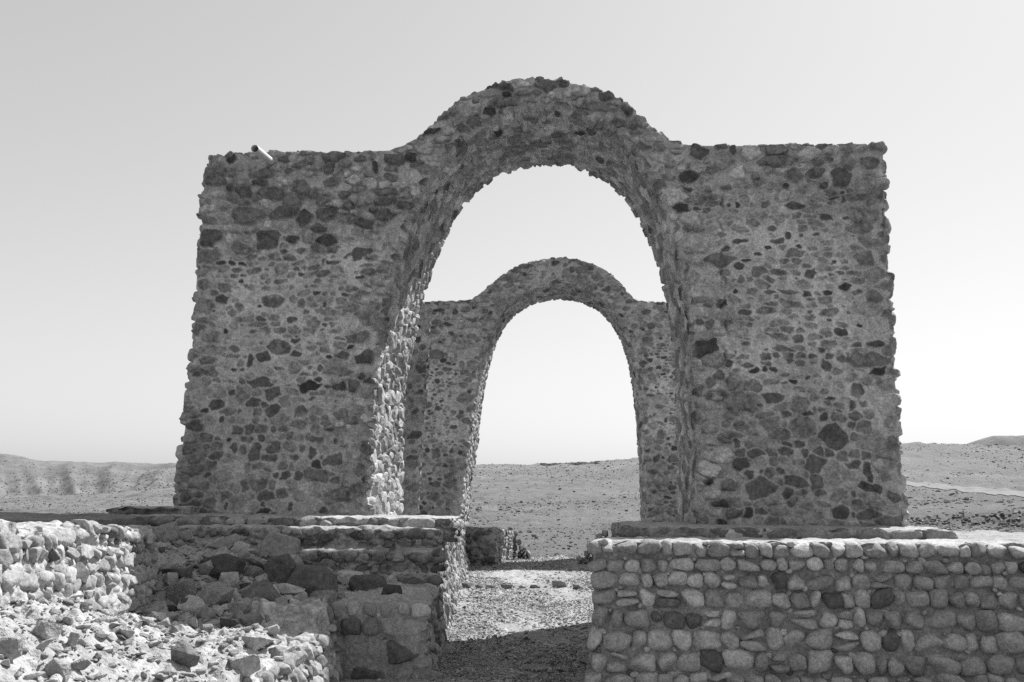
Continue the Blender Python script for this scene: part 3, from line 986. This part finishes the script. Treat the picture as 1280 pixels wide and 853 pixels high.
fP = rubble_fld(8, 1.3, .02, 54); fPt = earth_field(fld(8, 14, .03, 55), .02, .26, .3)
fPs = rubble_fld(14, 1.3, .02, 56)
def warp_rp(Q):
    s = np.clip((Q[:, 1]) / 12.5, 0, 1)
    return np.stack([.785 + Q[:, 0] + .085 * Q[:, 1] + .55 * sstep(-.2, 1.6, Q[:, 1]), 8.05 + Q[:, 1], -.05 + (Q[:, 2]) * (1.205 - .06 * np.clip(Q[:, 1] / 2, 0, 1) - .26 * s) / 1.0], 1)
tag(block('stone_platform', 6.6, 13.2, 1.0, .035, fP, fPs, fPt, warp_rp, M_STONE, origin=(.8, 8, 0)),
    'flat stone platform under the right feet of both arches, behind the cobble wall', 'platform')

# inner pier behind the left foot of the nearer arch
ip0 = on_plane(490, 650, 2.5); ip1 = on_plane(526, 650, 2.5); ipt = on_plane(526, 382, 2.5)
def warp_ip(Q):
    return to_world(ip0[0] + Q[:, 0] + .040 * Q[:, 2] - .55 * Q[:, 1], 1.0 + Q[:, 2], 2.5 + Q[:, 1])
tag(block('inner_pier', ip1[0] - ip0[0] - .03, .9, ipt[1] - 1.0, .018, rubble_fld(1, 5, .012, 91, .17, .10, .02, .012, .15, .2, .12, .32, .36), rubble_fld(1, 5, .012, 92, .2, .12, .014, .012, .05, .1, .12, .32, .30),
          earth_field(fld(1, 1, .02, 93), .02), warp_ip, M_STONE, origin=(-1.7, 13, 1)),
    'narrow inner stone pier just behind the left foot of the nearer arch', 'pier')

# low plinth under the right pier of the nearer arch
pl0 = at(778, 671, 9.9); pl1 = at(1192, 671, 9.55)
def frame(p0, p1, z0, hscale=1.0):
    d = (p1 - p0)[:2]; L = np.linalg.norm(d); ux = d / L; uy = np.array([-ux[1], ux[0]])
    def wp(Q):
        return np.stack([p0[0] + Q[:, 0] * ux[0] + Q[:, 1] * uy[0], p0[1] + Q[:, 0] * ux[1] + Q[:, 1] * uy[1], z0 + Q[:, 2] * hscale], 1)
    return L, wp
L, wp = frame(pl0, pl1, .98)
ftop = earth_field(fld(7, 4, .02, 58), .012, .33, .15)
exP = wall_stones(np.random.default_rng(271), L - .05, [(.06, .215)], (.18, .45), .05, .5, 'mixed', .006, .14, .30, .2, .3, .05)
tag(block('stone_plinth', L, 1.5, .225, .016, rubble_fld(L, .3, .01, 57, .3, .14, .02, .012), rubble_fld(3, .3, .01, 59), ftop, wp, M_STONE, origin=(pl0[0], pl0[1], .98), extra=exP),
    'low stone plinth under the right tower of the nearer arch', 'plinth')
# ... and under the left pier
ql0 = at(150, 660, 10.35); ql1 = at(566, 664, 10.1)
L, wp = frame(ql0, ql1, 1.0)
exQ = wall_stones(np.random.default_rng(270), L - .05, [(.14, .26)], (.18, .42), .06, .35, 'mixed', .006, .14, .36, .2, .3, .05)
tag(block('stone_plinth', L, .95, .27, .014, rubble_fld(L, .3, .009, 61, .28, .12, .016, .02), rubble_fld(3, .3, .01, 62), earth_field(fld(7, 4, .02, 63), .012, .34, .15), wp, M_STONE, origin=(ql0[0], ql0[1], 1.0), extra=exQ),
    'low stone plinth under the left tower of the nearer arch', 'plinth')

# left platform: terraced rubble face, path side wall in the sun
LX, LD = 4.5, 9.4
def warp_lp(Q):
    z = Q[:, 2]
    setb = .22 * sstep(.93, .99, z) + .10 * sstep(.72, .76, z) + .05 * sstep(.45, .5, z)
    nearf = np.clip(1 - Q[:, 1] / 1.2, 0, 1)
    x = -.80 - LX + Q[:, 0] - .02 * Q[:, 1] + .10 * np.clip(1 - z / .6, 0, 1) * np.clip(1 - (LX - Q[:, 0]) / .4, 0, 1)
    r_ = .16 * np.sin(Q[:, 0] * 2.1) * .4
    y = 9.42 + Q[:, 1] + setb * nearf + r_ * nearf
    zz = -.05 + 1.043 * z * (1 - .28 * np.clip(Q[:, 1] / LD, 0, 1) ** 1.0)
    return np.stack([x, y, zz], 1)
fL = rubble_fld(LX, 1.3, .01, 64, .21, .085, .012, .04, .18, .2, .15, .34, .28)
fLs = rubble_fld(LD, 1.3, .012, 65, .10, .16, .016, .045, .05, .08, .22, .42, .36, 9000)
fLt = earth_field(fld(LX, LD, .02, 66), .025, .34, .25)
exL = join3(*[wall_stones(np.random.default_rng(260 + i), LX - .05, [c], (.10, .26), .06, .30, 'mixed', .008, .12, .34, .18, .4, .12) for i, c in enumerate(
    [(.28, .40), (.41, .49), (.51, .60), (.62, .71), (.73, .81), (.82, .92), (.96, 1.05), (1.06, 1.15)])])
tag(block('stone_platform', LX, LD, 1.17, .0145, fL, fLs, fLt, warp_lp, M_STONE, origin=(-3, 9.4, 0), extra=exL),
    'terraced rubble platform under the left feet of the arches, left of the gravel path', 'platform')

# far end of the path, left: a darker end face, then a wall in the sun
def warp_fl(Q):
    return np.stack([-1.75 + Q[:, 0] + .145 * Q[:, 1], 18.95 + Q[:, 1], Q[:, 2] * (1 - .09 * Q[:, 1])], 1)
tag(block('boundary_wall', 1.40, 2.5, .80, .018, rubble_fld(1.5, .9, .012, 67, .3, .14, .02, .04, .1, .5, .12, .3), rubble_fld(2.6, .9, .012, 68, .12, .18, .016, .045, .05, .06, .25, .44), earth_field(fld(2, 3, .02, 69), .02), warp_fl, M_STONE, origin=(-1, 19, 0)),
    'low rubble wall with a dark end face, farther along the left of the path', 'wall')

def stepped(name, x0, x1, y, steps, seed, label, dirn):
    n = len(steps)
    r = np.random.default_rng(seed)
    root = empty(name, ((x0 + x1) / 2, y, 0))
    tag(root, label, 'wall')
    for i, h in enumerate(steps):
        xa = x0 + (x1 - x0) * i / n; xb = x0 + (x1 - x0) * (i + 1) / n
        k = max(1, int(round(h / .15)))
        for j in range(k):
            v, f = hull_shape(r, 26, (1, 1, 1), .06, 1, .02)
            sc = np.array([(xb - xa) * .60, .2, h / k * .62])
            V = v * sc + np.array([(xa + xb) / 2 + r.normal(0, .012), y + r.normal(0, .02), h * (j + .5) / k])
            mesh_obj('stone_block', V, f, M_ROCK, root, np.full(len(V), r.uniform(.12, .3)), smooth=False)
    return root
sa = on_z(641, 698, 0); sb = on_z(664, 698, 0)
stepped('broken_wall_end', sa[0], sb[0], 20.9, [.66, .46, .36, .2], 71, 'short broken wall end stepping down at the far left of the path', 1)
sa = on_z(718, 700, 0)
stepped('broken_wall_end', 1.46, 2.15, 19.4, [.16, .3, .5, .66, .74], 72, 'short broken wall end stepping up at the far right of the path', -1)

# foreground block at the path corner, in front of the left platform
fD = earth_field(fld(1.2, .9, .0075, 73), .018, .26, .1)
dw = np.random.default_rng(173)
e1 = wall_stones(dw, .74, [(.50, .615)], (.11, .22), .06, .3, 'cobble', .012, .2, .4, .1, .3, .1)
e2 = wall_stones(dw, .74, [(.36, .49)], (.13, .18), .06, .3, 'cobble', .012, .16, .32, .1, .3, .1)
e3 = wall_stones(dw, .70, [(.0, .13), (.15, .35)], (.19, .30), .06, .45, 'hull', .02, .12, .24, .5, .5, .1)
exD = join3(e1, e2, e3)
def warp_d(Q):
    z = Q[:, 2]
    return np.stack([-1.55 + Q[:, 0] + .07 * np.clip(1 - z / .6, 0, 1) * (Q[:, 0] / .8), 7.8 + Q[:, 1] - .06 * np.clip(1 - z / .6, 0, 1), z * 1.1 - .06 + .02 * np.sin(Q[:, 0] * 5)], 1)
tag(block('low_wall', .80, 1.75, .60, .0075, fD, rubble_fld(2, .8, .01, 74, .18, .14, .015, .03), earth_field(fld(1, 2, .01, 75), .03, .3, .2), warp_d, M_STONE, origin=(-1.1, 7.8, 0), extra=exD),
    'square stub of cobble wall with big dark stones, at the left corner of the path', 'wall')

# foreground wall running towards the viewer; its face looks to the path
fW = earth_field(fld(4.4, .9, .009, 76), .02, .30, .1)
exW = wall_stones(np.random.default_rng(176), 3.85, [(-.05, .12), (.13, .28), (.29, .44), (.45, .60)], (.08, .19), .08, .32, 'mixed', .008, .18, .40, .12, .5, .2)
def warp_w(Q):
    y = 4.0 + Q[:, 0]
    x = -1.60 - .06 * np.sin((y - 4) * 1.6) - Q[:, 1] + .12 * np.clip(1 - Q[:, 2] / .6, 0, 1)
    z = Q[:, 2] * (1 - .27 * sstep(7.75, 7.1, y) - .06 * sstep(6.8, 5, y)) + .02 * np.sin(y * 4.3) * (Q[:, 2] > .3)
    return np.stack([x, y, z], 1)
fWt = voronoi_masonry(fld(4.4, 1.2, .01, 77), cz_(.16, .13, .014, .05, .1, .05, .28, .42), .38, .016, 3000)
tag(block('rubble_wall', 3.9, .9, .60, .0085, fW, rubble_fld(1, .8, .012, 78), fWt, warp_w, M_STONE, origin=(-1.6, 6, 0), extra=exW),
    'ruined foreground wall with sunlit crumbling top, running towards the viewer', 'wall')

# sunlit rubble wall at the far left
fG = earth_field(fld(4.6, 1.2, .009, 79), .03, .38, .12)
exG = wall_stones(np.random.default_rng(179), 3.9, [(-.02, .10), (.10, .24), (.245, .37), (.375, .50), (.505, .63), (.635, .77), (.775, .88), (.885, 1.01)], (.08, .25), .085, .42, 'mixed', .004, .22, .40, .06, .7, .25, wob=.03)
def warp_g(Q):
    y = 4.2 + Q[:, 0]
    x = -2.72 - .135 * (y - 4.9) - Q[:, 1] - .14 * (Q[:, 2] / 1.0)
    return np.stack([x, y, .36 + Q[:, 2] * (1.0 - .046 * (y - 4.9)) + .015 * np.sin(y * 3.1) * Q[:, 2]], 1)
fGt = voronoi_masonry(fld(4.6, 1.2, .01, 80), cz_(.2, .16, .016, .04, .2, .03, .30, .45), .40, .016, 3000)
tag(block('rubble_wall', 3.95, .75, 1.0, .009, fG, rubble_fld(1, 1.2, .012, 81, .17, .12, .012, .06), fGt, warp_g, M_STONE, origin=(-3.1, 6, .36), extra=exG),
    'sunlit wall of pale angular stones along the left edge', 'wall')

# earth terrace behind it, toned down for the left tower's shade, and a low dark wall beside the left tower
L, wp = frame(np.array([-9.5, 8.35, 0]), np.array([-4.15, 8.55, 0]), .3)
fT = earth_field(fld(6, 3, .02, 82), .02, .21, .4)  # albedo lowered so the earth colour carries the tower's shade
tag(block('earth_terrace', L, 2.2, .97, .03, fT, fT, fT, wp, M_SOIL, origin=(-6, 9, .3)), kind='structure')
lw0 = at(134, 646, 10.6); lw1 = at(222, 650, 10.5)
L, wp = frame(lw0, lw1, 1.0)
tag(block('low_wall', L, .5, .36, .014, rubble_fld(L, .5, .01, 83, .3, .12, .015, .03, .1, .7, .08, .2, .2), rubble_fld(1, .5, .01, 84), earth_field(fld(2, 1, .02, 85), .01), wp, M_STONE, origin=(lw0[0], lw0[1], 1.0)),
    'short low dark stone wall beside the foot of the left tower', 'wall')

# ------------------------------------------------------------------ gravel path
def fpath(x, y): return 0.0 * x
PY = np.geomspace(5.0, 24, 620); PX = np.linspace(-2.2, 2.9, 330)
pr = np.random.default_rng(8)
XX, YY = np.meshgrid(PX, PY, indexing='ij')
pz = fbm(XX.shape, 40, pr, 5) * .018 + fbm(XX.shape, 3.2, pr, 2) * .007
V = np.stack([XX, YY, pz], -1).reshape(-1, 3)
pa = .30 * (1 + .18 * fbm(XX.shape, 18, pr, 5) + .2 * fbm(XX.shape, 2.5, pr, 1))
tag(mesh_obj('path', V, grid_faces(len(PX), len(PY), 0, True), M_SOIL, None, pa), kind='structure')
shp = []
for i in range(10):
    v, f = rock_shape(pr, 1, 8, .04, True, .6, .95); shp.append(hull_shape(pr, 10, (1, .85, .6)))
items = []
for i in range(26000):
    y = 6.3 * (23 / 6.3) ** (pr.random() ** .9)
    x = pr.uniform(-1.1, .115 * y + .2)
    s = pr.uniform(.007, .018) * (1 if pr.random() > .06 else 1.9) * (1 + .03 * y)
    items.append((x, y, s * .25, s))
tag(rock_heap('gravel', items, shp, M_ROCK, pr, .6, (.18, .46), .12), kind='stuff')

# row of stones across the path
kr = np.random.default_rng(12)
x = -.98
while x < 1.42:
    s = kr.uniform(.06, .15)
    v, f = hull_shape(kr, 14, (1, .9, .8), .06, 1, .03)
    p = v * np.array([s, s * .7, s * .62])
    c = np.array([x + s, 14.7 + kr.normal(0, .05), s * .30])
    o = mesh_obj('kerb_stone', p + c, f, M_ROCK, None, np.full(len(v), kr.uniform(.14, .34)), smooth=False, origin=c)
    tag(o, 'small rough stone in the row laid across the gravel path', 'stone', 'stones in a row across the path')
    x += 2 * s * kr.uniform(.85, 1.2)

# ------------------------------------------------------------------ rubble slope between the walls
RX = np.linspace(-4.3, -.86, 300); RY = np.linspace(3.9, 9.9, 480)
qr = np.random.default_rng(15)
_RN = fbm((len(RX), len(RY)), 40, qr, 7, .66) * .055 + np.maximum(0, fbm((len(RX), len(RY)), 9, qr, 3)) * .03
def rub_base(x, y):
    zf = np.interp(x, [-4.2, -3.7, -2.6, -1.9, -1.3, -.8], [1.12, 1.08, .86, .66, .58, .55])
    n1 = np.interp(x, [-4.2, -3.0, -2.5, -2.0, -1.6], [1.10, .99, .80, .57, .40])
    n2 = np.interp(x, [-4.2, -3.2, -2.5, -2.0, -1.6], [.60, .56, .50, .46, .42])
    k = sstep(5.3, 6.9, y)
    near = n1 * (1 - k) + n2 * k
    t = sstep(7.0, 9.4, y)
    return near * (1 - t) + zf * t
XX, YY = np.meshgrid(RX, RY, indexing='ij')
rz = rub_base(XX, YY) + _RN
rz = np.where((XX > -1.66) & (YY < 7.9), -.2, rz)
ra = .37 * (1 + .15 * fbm(XX.shape, 20, qr, 5))
V = np.stack([XX, YY, rz], -1).reshape(-1, 3)
tag(mesh_obj('rubble_ground', V, grid_faces(len(RX), len(RY), 0, True), M_SOIL, None, ra), kind='structure')
def rub(x, y):
    i = np.clip((x - RX[0]) / (RX[1] - RX[0]), 0, len(RX) - 2); j = np.clip((y - RY[0]) / (RY[1] - RY[0]), 0, len(RY) - 2)
    return float(rz[int(i), int(j)])
shp2 = [hull_shape(qr, qr.integers(9, 18), (1, .85, .7), .05, 0, 0) for _ in range(24)]
items = []
for i in range(7500):
    y = qr.uniform(4.2, 9.5); x = qr.uniform(-4.1, -.95)
    if x > -1.62 and y < 7.75: continue
    if x < -2.75 - .135 * (y - 4.9) - .1 and y < 8.1: continue
    pit = sstep(6.8, 7.4, y)
    if x > -1.7 and qr.random() < .75: continue
    s = .0085 * (1 - qr.random()) ** -.66
    s = min(s, .060 + .055 * pit) * (1 + .5 * pit)
    items.append((x, y, rub(x, y) + s * .2, s))
tag(rock_heap('rubble', items, shp2, M_ROCK, qr, .7, (.20, .42), .06), kind='stuff')

def on_rubble(px, py):
    a, b = ray(px, py)
    for d in np.arange(4.2, 9.6, .01):
        if EYE + b * d <= rub(a * d, d): return np.array([a * d, d, EYE + b * d])
    return at(px, py, 9.2)
BOULD = [  # column, row of the foot, width and height in photograph pixels, albedo, label, sharp, seed
    (342, 701, 54, 33, .30, 'large pale smooth slab leaning at the top of the rubble slope', 1, 1),
    (345, 731, 42, 34, .11, 'dark rounded boulder just below the large pale slab', 0, 2),
    (386, 746, 62, 34, .13, 'long dark boulder lying in the middle of the rubble slope', 0, 3),
    (203, 680, 34, 26, .29, 'pale squared block perched beside the end of the sunlit wall', 1, 4),
    (270, 696, 30, 11, .34, 'small pale brick shaped stone lying on the upper rubble', 1, 5),
    (268, 725, 60, 28, .08, 'wide blackish rock half buried in the rubble slope', 0, 6),
    (284, 738, 28, 20, .36, 'pale angular chip of stone with a flat bright top', 1, 7),
    (457, 747, 46, 24, .11, 'dark flat topped stone lying on the corner stub', 0, 8),
    (488, 756, 32, 22, .07, 'blackish triangular stone on the corner stub', 1, 9),
    (436, 734, 34, 18, .44, 'whitish stone behind the dark flat topped stone', 1, 11),
    (484, 738, 24, 20, .42, 'whitish jagged stone behind the blackish triangular stone', 1, 12),
    (228, 836, 34, 30, .17, 'dark grey angular stone among sunlit foreground rubble', 1, 13),
    (87, 809, 18, 16, .36, 'small pale cube like stone on the sunlit foreground soil', 1, 14),
    (96, 838, 24, 12, .28, 'flat grey stone lying near the lower left corner', 1, 15),
    (66, 852, 28, 24, .30, 'round grey stone at the bottom edge near the lower left corner', 0, 16),
    (52, 800, 34, 20, .30, 'broad grey stone below the sunlit wall', 1, 17),
    (6, 824, 28, 24, .30, 'rounded grey stone cut by the left edge', 0, 18),
    (322, 766, 56, 34, .16, 'dark sloping slab at the foot of the rubble slope', 1, 19),
    (264, 763, 44, 30, .24, 'cracked grey rock at the foot of the rubble slope', 1, 20),
    (222, 758, 34, 30, .22, 'grey rock between the sunlit wall and the cracked rock', 1, 21),
    (296, 775, 28, 22, .27, 'pointed pale grey rock standing at the edge of the shade', 1, 22),
    (256, 781, 22, 20, .24, 'small triangular rock at the edge of the shade', 1, 23),
    (398, 757, 40, 16, .22, 'flat grey stone in front of the long dark boulder', 1, 24),
    (150, 798, 30, 13, .36, 'flat pale slab lying on the sunlit foreground rubble', 1, 25),
    (318, 812, 40, 15, .36, 'large pale ledge stone on top of the ruined foreground wall', 1, 26),
    (300, 842, 40, 20, .35, 'big pale capping stone at the near end of the foreground wall', 1, 27),
]
for (px, py, wp_, hp, al, lab, sharp, sd_) in BOULD:
    b = on_rubble(px, py)
    r = np.random.default_rng(900 + sd_)
    v, f = hull_shape(r, 13 if sharp else 44, (1, .8, .8), .05 if sharp else .16, 3, .018 if sharp else .03)
    ext = v.max(0) - v.min(0)
    wd = wp_ / F * b[1]; ht = hp / F * b[1]
    sc = np.array([wd / ext[0], wd * .75 / ext[1], ht * 1.25 / ext[2]])
    p = (v - (v.max(0) + v.min(0)) / 2) * sc
    c = b + np.array([0, wd * .3, ht * .5 - ht * .08])
    o = mesh_obj('boulder', p + c, f, M_ROCK, None, np.full(len(v), al), smooth=False, origin=c - np.array([0, 0, ht * .5]))
    if not sharp: o.data.polygons.foreach_set('use_smooth', np.ones(len(f), bool))
    tag(o, lab, 'stone')
# big dark block set at the foot of the platform corner
for (p, sz, al, lab, sd_) in ((np.array([-1.02, 9.36, .45]), (.20, .15, .18), .11, 'big dark block at the foot of the left platform corner', 41),
                              (on_z(552, 818, 0) + np.array([0, 0, .02]), (.10, .07, .04), .26, 'flat grey stone on the shaded path by the corner stub', 42),
                              (on_z(668, 836, 0) + np.array([0, 0, .01]), (.13, .06, .025), .24, 'thin flat stone lying in the middle of the shaded path', 43)):
    r = np.random.default_rng(sd_)
    v, f = rock_shape(r, 4, 10, .03, True, .7, 1)
    o = mesh_obj('boulder', v * np.array(sz) + p, f, M_ROCK, None, np.full(len(v), al), origin=p - np.array([0, 0, sz[2]]))
    tag(o, lab, 'stone')

# ------------------------------------------------------------------ pipe on the left tower
def pipe():
    a = at(318.5, 186, 10.35); b = at(340.5, 203.5, 11.12)
    ax = b - a; L = np.linalg.norm(ax); ax /= L
    s = np.cross(ax, [0, 0, 1.0]); s /= np.linalg.norm(s); t = np.cross(s, ax)
    n = 40
    an = np.linspace(0, 2 * math.pi, n, endpoint=False)
    ring = lambda r, q: a + ax * q + r * (np.cos(an)[:, None] * s + np.sin(an)[:, None] * t)
    rings = [ring(.050, L), ring(.050, .004), ring(.048, 0), ring(.044, 0), ring(.043, .004), ring(.043, L * .8)]
    V = np.concatenate(rings); Fs = []
    for k in range(len(rings) - 1):
        for i in range(n):
            j = (i + 1) % n
            Fs.append([k * n + i, k * n + j, (k + 1) * n + j, (k + 1) * n + i])
    o = mesh_obj('drain_pipe', V, np.array(Fs), plain_material('white_plastic_pipe', .62, .45, .04, 20), origin=a)
    tag(o, 'pale plastic pipe sticking out of the top of the left tower', 'pipe')
pipe()

# ------------------------------------------------------------------ desert scrub
sr = np.random.default_rng(21)
def scrub():
    shapes = []
    v, f = ICO[1]
    for i in range(8):
        q = v * (0.6 + .6 * sr.random((len(v), 1))) * np.array([1, 1, .7]); q[:, 2] += .3
        shapes.append((q, f))
    V, Fc, A, off = [], [], [], 0
    n = 0
    CL = fbm((360, 300), 22, sr, 4)
    while n < 11000:
        px = sr.uniform(-40, 1320); 
        d = 24 * (260 / 24) ** (sr.random() ** .8)
        a = ray(px, 610)[0]
        if px < 230 and d > 200 and sr.random() < .4: continue
        if d < 40 and sr.random() < .35: continue
        if CL[int((px + 60) / 4), int(np.log(d / 24) * 100)] + .15 * sr.random() < .12 * sr.random() and sr.random() < .85: continue
        x = a * d
        s = sr.uniform(.02, .06) * (1 + d / 75) * (1 if sr.random() > .05 else 1.9)
        q, f_ = shapes[sr.integers(8)]
        V.append(q * s + np.array([x, d, float(terr(x, d)) - .02])); Fc.append(f_ + off); off += len(q); A.append(np.full(len(q), sr.uniform(.09, .16))); n += 1
    for i in range(1000):       # scrub on the eroded hill at the left
        px = sr.uniform(-30, 235); d = sr.uniform(235, 410); a = ray(px, 600)[0]
        q, f_ = shapes[sr.integers(8)]; s = sr.uniform(.16, .42)
        V.append(q * s + np.array([a * d, d, float(terr(a * d, d)) - .03])); Fc.append(f_ + off); off += len(q); A.append(np.full(len(q), sr.uniform(.11, .16)))
    # a dark strip of bushes along the crest beyond the arches
    for i in range(420):
        px = sr.uniform(676, 748); d = sr.uniform(222, 236)
        a = ray(px, 580)[0]; s = sr.uniform(.3, .6)
        q, f_ = shapes[sr.integers(8)]
        V.append(q * s * np.array([1.5, 1, .8]) + np.array([a * d, d, float(terr(a * d, d)) - .1])); Fc.append(f_ + off); off += len(q); A.append(np.full(len(q), .10))
    return tag(mesh_obj('desert_scrub', np.concatenate(V), np.concatenate(Fc), M_SOIL, None, np.concatenate(A), smooth=False), kind='stuff')
scrub()
br = np.random.default_rng(33)
items = []
for i in range(700):
    px = br.uniform(1105, 1330)
    d = 20.75 + br.normal(0, .24) if i < 260 else br.uniform(12, 20)
    a = ray(px, 650)[0]; s_ = br.uniform(.03, .085) if i < 260 else br.uniform(.015, .05)
    items.append((a * d, d, float(terr(a * d, d)) + s_ * .2, s_))
for i in range(500):
    d = br.uniform(21, 40); px = br.uniform(560, 820); a = ray(px, 650)[0]; s_ = br.uniform(.02, .07)
    items.append((a * d, d, float(terr(a * d, d)) + s_ * .2, s_))
tag(rock_heap('stony_debris', items, shp2, M_ROCK, br, .8, (.13, .26), .12), kind='stuff')
print('T check', on_plane(503, 640, T1), on_plane(849, 640, T1), on_plane(463, 640, 0), on_plane(871, 640, 0), on_plane(690, 204, T1), on_plane(690, 130, 0))
